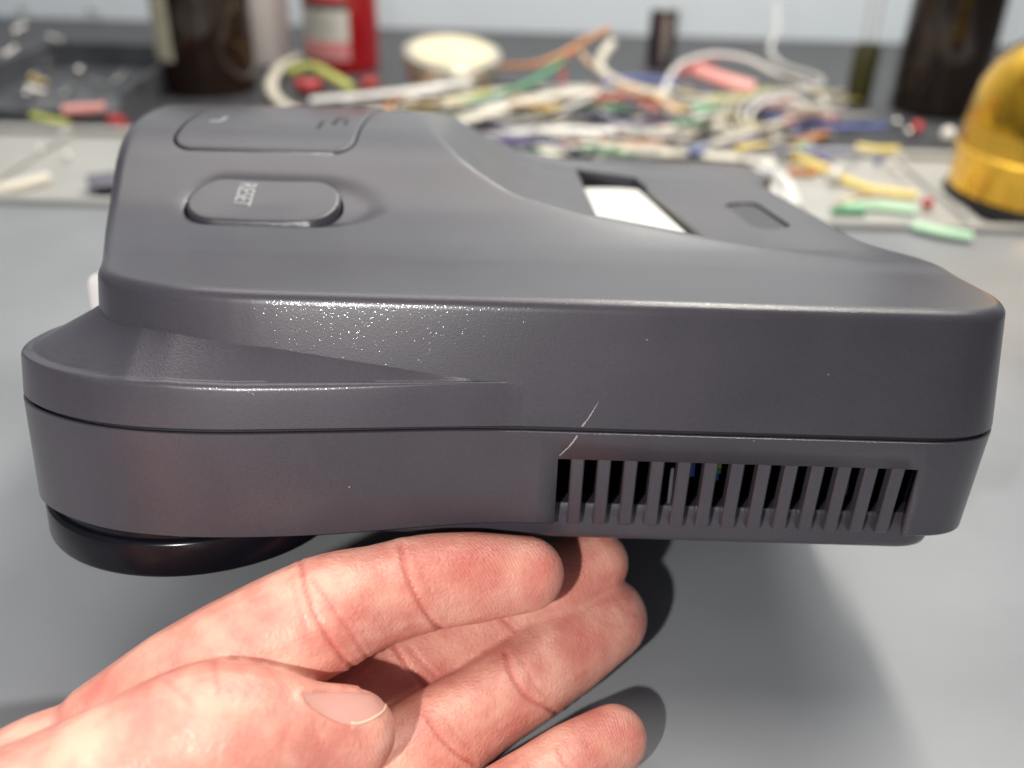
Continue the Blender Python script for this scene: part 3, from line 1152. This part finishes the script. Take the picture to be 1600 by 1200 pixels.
M['lead'] = mat('tinned_lead', (0.62, 0.60, 0.56), 0.25, metal=.95)
M['bin'] = mat('smoke_plastic', (0.10, 0.105, 0.115), 0.35, noise=.3, nscale=35, bump=.0002, bscale=500)


def bottle(name, px, py, r, h, m, label, z0=-.004):
    p = on_bench(px, py, z0)
    root = empty(name, (p.x, p.y + r, z0))
    tag(root, label, 'bottle')
    prof = [(r * .90, 0), (r * .97, .0015), (r, .005), (r, h * .66), (r * .97, h * .71), (r * .80, h * .78), (r * .52, h * .83), (r * .40, h * .86), (r * .38, h * .93)]
    part('body', lathe(prof, 56), m, root)
    part('cap', lathe([(r * .46, h * .90), (r * .47, h * .905), (r * .47, h * .99), (r * .44, h)], 40), M['cap_black'], root)
    return root


b1 = bottle('amber_bottle', 308, 155, .0365, .19, M['amber'], 'tall amber glass bottle with a cream label, beside the white bottle')
part('label', band(.0367, .026, .105, 175, 247), M['label_cream'], b1)
b2 = bottle('white_bottle', 392, 106, .030, .20, M['bottle_white'], 'plain white plastic bottle standing between the amber and red bottles')
b3 = bottle('red_bottle', 527, 118, .0315, .16, M['red_plastic'], 'translucent red plastic bottle with a printed white and pink label')
lab = z_bands_mat('red_bottle_label', [(0, (.80, .33, .33)), (.020, (.86, .30, .30)), (.0265, (.78, .76, .70)), (.052, (.03, .03, .03)), (.058, (.80, .12, .12)), (.072, (.8, .78, .74))])
lb = part('label', band(.0317, .012, .085, 183, 292), lab, b3)
for k in range(6):
    part('print_line', band(.0322, .031 + k * .0035, .0319 + k * .0035, 200 + random.uniform(0, 12), 265 + random.uniform(-14, 12), 10, .0001), mat('print_grey', (.35, .35, .34), .6), lb)
b4 = bottle('amber_bottle', 1483, 190, .0335, .19, M['amber2'], 'dark brown glass bottle standing behind the gold dome')

# round tin leaning on the wire heap
p = on_bench(706, 92, .022)
tin = empty('round_tin', (p.x, p.y, .018), (math.radians(9), math.radians(3), 0))
tag(tin, 'flat round metal tin with a cream lid lying on the wires', 'tin')
part('base', lathe([(.034, -.010), (.036, -.0095), (.0365, .004)], 56), M['tin'], tin)
part('rim', lathe([(.0365, .0041), (.0385, .0045), (.0385, .0095), (.0375, .0105)], 56), M['tin'], tin)
part('lid', lathe([(.0315, .0106), (.0315, .0112), (.0305, .0116), (.028, .0117)], 56), M['tin_lid'], tin)

# gold dome
p = on_bench(1628, 318, 0)
dome = empty('gold_dome', (p.x, p.y, 0))
tag(dome, 'shiny gold domed canister on a black rubber ring', 'canister')
part('base_ring', lathe([(.050, .0001), (.0535, .0008), (.0540, .003), (.0525, .0065), (.050, .007)], 72), M['rubber'], dome)
part('drum', lathe([(.0505, .0072), (.0520, .008), (.0522, .026), (.0530, .0275), (.0530, .0295), (.0518, .031), (.0512, .044)], 72), M['gold_bare'], dome)
part('dome', lathe([(.0510, .0442), (.0505, .052), (.0480, .064), (.0440, .073), (.0370, .082), (.0280, .0885), (.0160, .0925), (.004, .094)], 72), M['gold'], dome)
part('knob', lathe([(.006, .0941), (.007, .097), (.0055, .101), (.002, .1025)], 24), M['gold'], dome)

# two electrolytic capacitors on their heads / feet
for px, py, r, h, m, lbl, leads in ((1030, 106, .0125, .050, 'purple_black', 'plum coloured capacitor standing upright behind the wires', False),
                                    (1338, 163, .0098, .046, 'olive_black', 'olive and black capacitor standing with both leads pointing up', True)):
    p = on_bench(px, py, -.004)
    cp = empty('capacitor', (p.x, p.y, -.004)); tag(cp, lbl, 'capacitor')
    part('sleeve', lathe([(r * .93, 0), (r, .0012), (r, .004), (r * .92, .0052), (r, .0068), (r, h - .002), (r * .93, h)], 40), M[m], cp)
    part('end_disc', lathe([(r * .80, h + .0001), (r * .80, h + .0008), (r * .74, h + .001)], 32), M['lead'] if not leads else M['rubber'], cp)
    part('polarity_stripe', band(r + .0001, .008, h - .004, 258, 292, 10, .0002), M['lead'] if not leads else M['olive_black'], cp)
    if leads:
        for s in (-1, 1):
            part('lead', tube(spline([(s * r * .4, 0, h + .001), (s * r * .45, .001, h + .02), (s * r * .5, .004, h + .075)], 5), .0006, 8), M['lead'], cp)

# smoked plastic parts bin at the left with loose screws
p0, p1 = on_bench(-90, 190, -.004), on_bench(212, 178, -.004)
bn = empty('parts_bin', (p0.x, p0.y + .012, -.004))
tag(bn, 'open smoke-grey plastic parts bin holding loose screws', 'bin')
bw, bd_, bh = p1.x - p0.x, .165, .022
for nm_, b_ in (('floor', (0, bw, 0, bd_, 0, .002)), ('front_wall', (0, bw, -.0022, 0, 0, bh * .35)), ('back_wall', (0, bw, bd_, bd_ + .0022, 0, bh * 1.0)),
                ('side_wall', (-.0022, 0, -.0022, bd_ + .0022, 0, bh)), ('side_wall', (bw, bw + .0022, -.0022, bd_ + .0022, 0, bh))):
    add_bevel(part(nm_, box(*b_), M['bin'], bn), .0006)


def screw(loc, rot, s, m, label, group, cat='screw'):
    r0 = empty('screw', loc, rot)
    tag(r0, label, cat, group)
    part('head', lathe([(.0016 * s, .0060 * s), (.0029 * s, .0062 * s), (.0029 * s, .0075 * s), (.0018 * s, .0086 * s)], 16), m, r0)
    part('shank', lathe([(.0006 * s, -.004 * s), (.0014 * s, -.003 * s), (.0014 * s, .0059 * s)], 12), m, r0)
    return r0


M['steel'] = mat('steel', (0.75, 0.73, 0.70), 0.16, metal=1.0)
M['brass'] = mat('brass', (0.85, 0.62, 0.25), 0.16, metal=1.0)
for i, (px, py, m) in enumerate([(40, 18, 'steel'), (10, 82, 'steel'), (52, 120, 'steel'), (66, 126, 'brass'), (112, 112, 'steel'), (62, 140, 'steel'), (182, 124, 'steel'), (150, 18, 'steel'), (160, 130, 'steel'), (25, 45, 'steel'), (90, 60, 'steel'), (130, 75, 'steel'), (30, 150, 'steel'), (100, 145, 'steel'), (175, 90, 'steel'), (195, 150, 'steel'), (75, 95, 'steel')]):
    p = on_bench(px, py, .004)
    screw((p.x, p.y, .0030), (math.radians(72), math.radians(random.uniform(-20, 20)), random.uniform(0, 6.2)), 1.15, M[m],
          'small brass screw lying among the steel ones in the bin' if m == 'brass' else 'small steel screw lying loose in the smoke-grey bin', None if m == 'brass' else 'steel screws in the bin')

# ---------------------------------------------------------------- wires and offcuts
CL = {'cream': (.74, .68, .54), 'white': (.78, .76, .72), 'ltgrey': (.52, .52, .51), 'yellow': (.78, .60, .10), 'lime': (.62, .66, .12), 'green': (.10, .42, .19), 'mint': (.40, .72, .44),
      'red': (.60, .03, .03), 'pink': (.82, .30, .26), 'orange': (.80, .30, .06), 'peach': (.85, .55, .28), 'blue': (.10, .14, .46), 'navy': (.02, .025, .09), 'purple': (.22, .18, .40), 'black': (.015, .015, .017),
      'beadwhite': (.85, .82, .74)}
for k, c in CL.items():
    M['w_' + k] = mat('insulation_' + k, tuple(.82 * q + .18 * sum(c) / 3 * .9 for q in c), .38, noise=.05, nscale=150)


def wire(name, color, px_pts, r, label, cat='wire', group=None, z=None, flat=1.0, n=8):
    """px_pts: (px, py, height mm above the bench top)"""
    P = [np.array(on_bench(a, b, (c - 4) * MM)) for a, b, c in px_pts]
    P = spline(P, 7)
    c = sum(P) / len(P)
    o0 = np.array((c[0], c[1], min(p[2] for p in P)))
    r = r * (.66 if flat == 1.0 and cat == 'wire' and name == 'wire' else .85 if flat < .4 else 1.0)
    v, f = tube([p - o0 for p in P], r * MM, n, flat)
    o = mk(name, v, f, M['w_' + color], None, 50)
    o.location = o0
    tag(o, label, cat, group)
    return o


wire('cable_tie', 'cream', [(466, 88, 12), (438, 103, 9), (423, 133, 6), (440, 160, 5), (482, 178, 5), (530, 184, 6)], 4.3, 'cream plastic strip bent in a half loop left of the red bottle', 'strip', flat=.45)
wire('sleeve', 'lime', [(452, 112, 9), (488, 106, 14), (520, 122, 14), (550, 140, 10)], 4.2, 'yellow-green sleeve arching in front of the red bottle', 'sleeve')
wire('connector', 'red', [(468, 132, 6), (480, 136, 6), (497, 133, 6)], 5.5, 'small red plug lying below the yellow-green sleeve', 'plug')
wire('connector', 'red', [(566, 132, 6), (578, 130, 6), (590, 128, 7)], 4.6, 'small red plug at the foot of the red bottle', 'plug')
wire('flat_cable', 'white', [(486, 156, 11), (560, 150, 14), (650, 140, 17), (735, 127, 18)], 7.0, 'wide white flat cable running from the red bottle to the tin', 'cable', flat=.3)
wire('flat_cable', 'cream', [(520, 178, 6), (610, 172, 8), (680, 160, 10), (745, 146, 11), (800, 140, 11)], 5.0, 'cream flat cable lying just below the wide white one', 'cable', flat=.35)
wire('wire', 'yellow', [(600, 182, 6), (650, 170, 9), (710, 160, 11), (765, 143, 14)], 2.8, 'mustard yellow wire between the cream flat cables')
wire('flat_cable', 'cream', [(640, 202, 7), (720, 188, 10), (800, 164, 15), (870, 147, 18), (935, 143, 18)], 7.5, 'broad cream ribbon cable climbing over the wire heap', 'cable', flat=.28)
wire('wire', 'green', [(690, 166, 11), (760, 152, 16), (820, 134, 22), (862, 108, 28), (885, 92, 30)], 3.2, 'green wire curving up beside the broad cream ribbon')
wire('wire', 'orange', [(785, 104, 22), (830, 102, 28), (872, 88, 34), (910, 66, 42), (953, 44, 52)], 2.9, 'orange-red wire rising to a free end above the heap')
wire('wire', 'red', [(880, 132, 16), (879, 108, 24), (895, 80, 34), (925, 58, 44), (950, 50, 48)], 2.4, 'dull red wire crossing the orange-red one')
wire('wire', 'peach', [(905, 80, 30), (922, 100, 22), (960, 128, 18), (1020, 150, 16), (1062, 178, 12)], 3.2, 'peach orange wire sloping down towards the pink sleeve')
wire('sleeve', 'cream', [(955, 68, 34), (936, 98, 26), (946, 118, 20), (985, 138, 16), (1040, 152, 14)], 4.0, 'stiff cream sleeve poking upright from the heap', 'sleeve')
wire('wire', 'orange', [(960, 150, 10), (1010, 158, 11), (1055, 170, 9), (1090, 190, 7)], 3.6, 'bright orange wire under the cream sleeve end')
wire('flat_cable', 'white', [(700, 214, 6), (800, 206, 10), (900, 202, 12), (1000, 208, 11), (1075, 212, 9)], 6.5, 'long white ribbon cable lying across the front of the heap', 'cable', flat=.3)
wire('flat_cable', 'orange', [(925, 224, 6), (990, 224, 7), (1050, 220, 6)], 4.5, 'short orange flat cable under the long white ribbon', 'cable', flat=.35)
wire('flat_cable', 'cream', [(755, 246, 5), (860, 238, 7), (960, 232, 8), (1050, 238, 7), (1150, 246, 6), (1210, 252, 5)], 6.8, 'cream ribbon cable nearest the console, at the front of the heap', 'cable', flat=.3)
wire('wire', 'navy', [(690, 226, 5), (760, 226, 6), (850, 228, 6), (930, 240, 5)], 4.0, 'dark navy cable between the white and cream ribbons', 'cable')
wire('wire', 'navy', [(870, 182, 10), (900, 178, 12), (950, 184, 10), (1000, 192, 8)], 3.0, 'short navy wire buried mid heap')
wire('wire', 'green', [(945, 165, 13), (970, 170, 13), (1000, 182, 10)], 3.0, 'short green wire end mid heap')
wire('connector', 'red', [(1005, 168, 13), (1016, 172, 13), (1030, 178, 12)], 3.6, 'crimson plug end beside the short green wire', 'plug')
wire('wire', 'white', [(1100, 160, 7), (1058, 168, 8), (1040, 140, 16), (1062, 102, 28), (1115, 86, 34), (1170, 94, 34), (1215, 116, 28), (1262, 132, 20), (1290, 160, 12), (1298, 188, 6)], 3.0, 'off-white wire coiled in a wide loop over the pink sleeve')
wire('wire', 'ltgrey', [(1213, 8, 66), (1214, 45, 54), (1204, 80, 42), (1226, 104, 34), (1270, 118, 28), (1284, 130, 24), (1250, 142, 20), (1190, 148, 16), (1160, 170, 10), (1160, 205, 5)], 2.9, 'pale grey squiggled wire standing up out of the heap')
wire('sleeve', 'pink', [(1092, 112, 22), (1130, 126, 22), (1178, 140, 18)], 8.0, 'fat salmon-pink sleeve inside the white loop', 'sleeve', flat=.75)
wire('wire', 'red', [(1060, 118, 22), (1082, 104, 26), (1120, 100, 27)], 2.6, 'red wire curled inside the white loop')
wire('connector', 'green', [(1080, 178, 9), (1098, 172, 11), (1118, 165, 11)], 5.2, 'dark green plug under the pink sleeve', 'plug')
wire('wire', 'lime', [(1110, 152, 14), (1160, 152, 14), (1200, 140, 16)], 2.8, 'olive wire below the pink sleeve')
wire('wire', 'white', [(1180, 212, 5), (1172, 180, 10), (1195, 160, 14), (1240, 156, 14), (1280, 180, 8)], 2.5, 'thin white wire arching right of the bead pile')
wire('wire', 'pink', [(1225, 178, 8), (1260, 176, 9), (1300, 186, 7)], 3.0, 'dusty pink wire lying over the blue one')
wire('wire', 'blue', [(1195, 182, 6), (1240, 190, 7), (1300, 199, 7), (1385, 198, 6)], 3.4, 'blue wire pointing towards the dark brown bottle')
wire('wire', 'purple', [(1236, 194, 7), (1262, 224, 6), (1300, 258, 5)], 2.7, 'violet wire crossing the tray rim')
wire('wire', 'blue', [(940, 130, 18), (990, 122, 20), (1035, 126, 20), (1060, 132, 18)], 3.2, 'blue wire at the foot of the plum capacitor')
wire('sleeve', 'yellow', [(1238, 244, 5), (1285, 262, 5), (1335, 288, 4.6), (1385, 300, 4.6), (1432, 306, 4.6)], 4.0, 'long yellow heat-shrink sleeve lying curved in the tray', 'sleeve', flat=.7)
wire('sleeve', 'yellow', [(1338, 232, 7), (1370, 236, 7), (1402, 236, 7)], 3.4, 'short yellow sleeve on the tray rim', 'sleeve')
wire('sleeve', 'mint', [(1318, 322, 4.8), (1370, 322, 5), (1430, 328, 5)], 4.4, 'pale mint sleeve beside the long yellow one', 'sleeve', flat=.5)
wire('sleeve', 'green', [(1300, 330, 4.8), (1330, 330, 5), (1350, 331, 5)], 2.6, 'short green offcut touching the pale mint sleeve', 'sleeve')
wire('sleeve', 'mint', [(1428, 352, 7), (1470, 362, 7), (1518, 370, 6.5)], 4.4, 'mint green sleeve lying at the foot of the gold dome', 'sleeve', flat=.5)
wire('wire', 'peach', [(1310, 318, 4), (1345, 306, 4.5), (1375, 303, 4.5)], 1.8, 'thin peach wire offcut between yellow and mint sleeves')
wire('wire', 'white', [(1195, 262, 5), (1225, 285, 5), (1245, 330, 5)], 4.0, 'milky clear sleeve lying behind the console edge', 'sleeve')
wire('wire', 'white', [(1180, 268, 5), (1200, 290, 5), (1225, 320, 5)], 3.0, 'thin milky sleeve beside the thicker milky one', 'sleeve')
wire('connector', 'orange', [(1232, 266, 5), (1255, 270, 5), (1275, 268, 5)], 2.6, 'rusty orange offcut beside the milky sleeves', 'offcut')
wire('sleeve', 'yellow', [(1150, 236, 7), (1180, 232, 8), (1200, 232, 7)], 4.0, 'yellow stub at the right end of the white ribbon', 'sleeve')
wire('wire', 'green', [(1225, 222, 5), (1245, 228, 5), (1262, 230, 5)], 3.4, 'green stub beside the violet wire', 'offcut')
# left tray
wire('glass_tube', 'cream', [(-30, 302, 5.5), (20, 293, 5.5), (76, 279, 5.5)], 3.7, 'pale cream tube lying in the left tray', 'tube', n=16)
wire('resistor', 'lime', [(52, 182, 5), (75, 189, 5), (104, 195, 5)], 3.2, 'fat yellow-green resistor on the bench behind the left tray', 'resistor', n=14)
wire('glass_tube', 'pink', [(98, 174, 8), (130, 172, 8), (165, 170, 8)], 4.2, 'pinkish glass fuse behind the left tray', 'fuse', n=14)
wire('bead', 'red', [(176, 190, 6), (184, 192, 6), (192, 193, 6)], 5.0, 'red plastic end beside the pinkish fuse', 'offcut', n=12)


def bead(px, py, r, color, label, group=None, h=None):
    p = on_bench(px, py, 0)
    o = mk('bead', *lathe([(r * .35, -r), (r * .8, -r * .62), (r, 0), (r * .8, r * .62), (r * .35, r)], 20), M['w_' + color] if 'w_' + color in M else M[color], None, 60)
    for vtx in o.data.vertices:
        vtx.co *= MM
    o.location = (p.x, p.y, (r + .2 if h is None else h) * MM)
    o.rotation_euler = (random.uniform(-.6, .6), random.uniform(-.6, .6), 0)
    tag(o, label, 'bead', group)
    return o


bead(1302, 286, 4.4, 'beadwhite', 'white bead beside the long yellow sleeve')
bead(1240, 250, 3.4, 'yellow', 'yellow bead at the start of the long yellow sleeve')
bead(1391, 265, 3.2, 'beadwhite', 'larger white bead beside the blue chip in the tray')
bead(1405, 276, 2.2, 'beadwhite', 'smaller white bead beside the blue chip in the tray')
bead(1371, 258, 2.6, 'blue', 'small blue bead in the right tray')
bead(1447, 327, 3.3, 'red', 'red bead next to the gold dome')
bead(1478, 224, 5.0, 'beadwhite', 'white bead tucked behind the gold dome', h=6)
bead(1432, 208, 4.4, 'red', 'glossy red bead below the dark brown bottle', h=4)
bead(1400, 198, 3.0, 'steel', 'shiny steel bead at the tip of the blue wire', h=3)
bead(1418, 214, 3.0, 'steel', 'shiny steel bead beside the glossy red bead', h=3)
for px, py, r in ((1112, 178, 5.5), (1125, 196, 5.0), (1140, 184, 5.2), (1155, 205, 4.5), (1118, 210, 4.6), (1135, 215, 4.2)):
    bead(px, py, r, 'cream', 'cream ceramic bead in the pile under the white loop', 'cream beads under the white loop', h=r)
bead(63, 240, 2.4, 'beadwhite', 'tiny white bead in the left tray')
bead(106, 250, 2.4, 'beadwhite', 'white bead beside the square metal connector in the left tray')
bead(222, 138, 4.0, 'steel', 'shiny steel bead at the foot of the cream-labelled bottle', h=2)

# small square metal connector in the left tray
p = on_bench(166, 300, 0)
cn = empty('metal_connector', (p.x, p.y, -.0012), (0, 0, math.radians(28)))
tag(cn, 'small square metal socket lying in the left tray', 'socket')
add_bevel(part('shell', box(-.008, .008, -.010, .010, .0001, .009), M['shield'], cn), .0008)
add_bevel(part('opening_shade', box(-.006, .006, -.0104, -.0101, .002, .0075), M['dark'], cn), .0001)  # dark plate on the closed front, painting the shade of a hollow
for s in (-1, 1):
    part('tab', box(s * .0085 - .0004, s * .0085 + .0004, -.004, .004, .0001, .004), M['steel'], cn)
part('pin', box(-.002, .002, .0102, .0150, .001, .002), M['brass'], cn)

# many thin offcuts filling the heap
names = ['white', 'cream', 'red', 'ltgrey', 'green', 'white', 'blue', 'cream', 'yellow', 'black', 'orange', 'ltgrey', 'purple', 'white', 'navy', 'cream', 'peach', 'black']
for i in range(26):
    px = random.uniform(520, 1250); py = random.uniform(140, 236); ln = random.uniform(35, 90); a = random.gauss(-.1, .3); hz = random.uniform(5, 16)
    c, cw = random.choice((('white', 'white'), ('cream', 'cream'), ('ltgrey', 'grey'), ('cream', 'cream')))
    dx, dy = math.cos(a) * ln, math.sin(a) * ln * .4
    wire('flat_strip', c, [(px - dx, py - dy, hz * .6 + 2), (px, py + random.uniform(-5, 5), hz), (px + dx, py + dy, hz * .6 + 2)], random.uniform(2.4, 4.2),
         'flat %s plastic strip lying among the wires in the heap' % cw, 'strip', 'flat %s strips in the wire heap' % cw, flat=.25)
for i in range(150):
    c = names[i % len(names)]
    px = random.uniform(600, 1290)
    py = random.uniform(138, 240)
    a = random.gauss(0, .5)
    ln = random.uniform(25, 95)
    hgt = random.uniform(3, 20)
    bow = random.uniform(-14, 14)
    rr = random.choice((.9, .9, 1.2, 1.6, 2.2))
    dx, dy = math.cos(a) * ln, math.sin(a) * ln * .35
    x0, x1 = px - dx, px + dx
    wire('wire_offcut', c, [(x0, py - dy, 2.6), (px - dx * .4, py - dy * .4 + bow * .5, hgt), (px + dx * .4, py + dy * .4 + bow * .5, hgt), (x1, py + dy, 2.6)],
         rr, 'short %s %s wire offcut mixed into the wire heap' % ({.9: 'hair-thin', 1.2: 'thin', 1.6: 'medium', 2.2: 'thick'}[rr], {'ltgrey': 'grey', 'navy': 'navy blue'}.get(c, c)), 'wire', 'loose %s %s wire offcuts in the heap' % ({.9: 'hair-thin', 1.2: 'thin', 1.6: 'medium', 2.2: 'thick'}[rr], c), n=6)
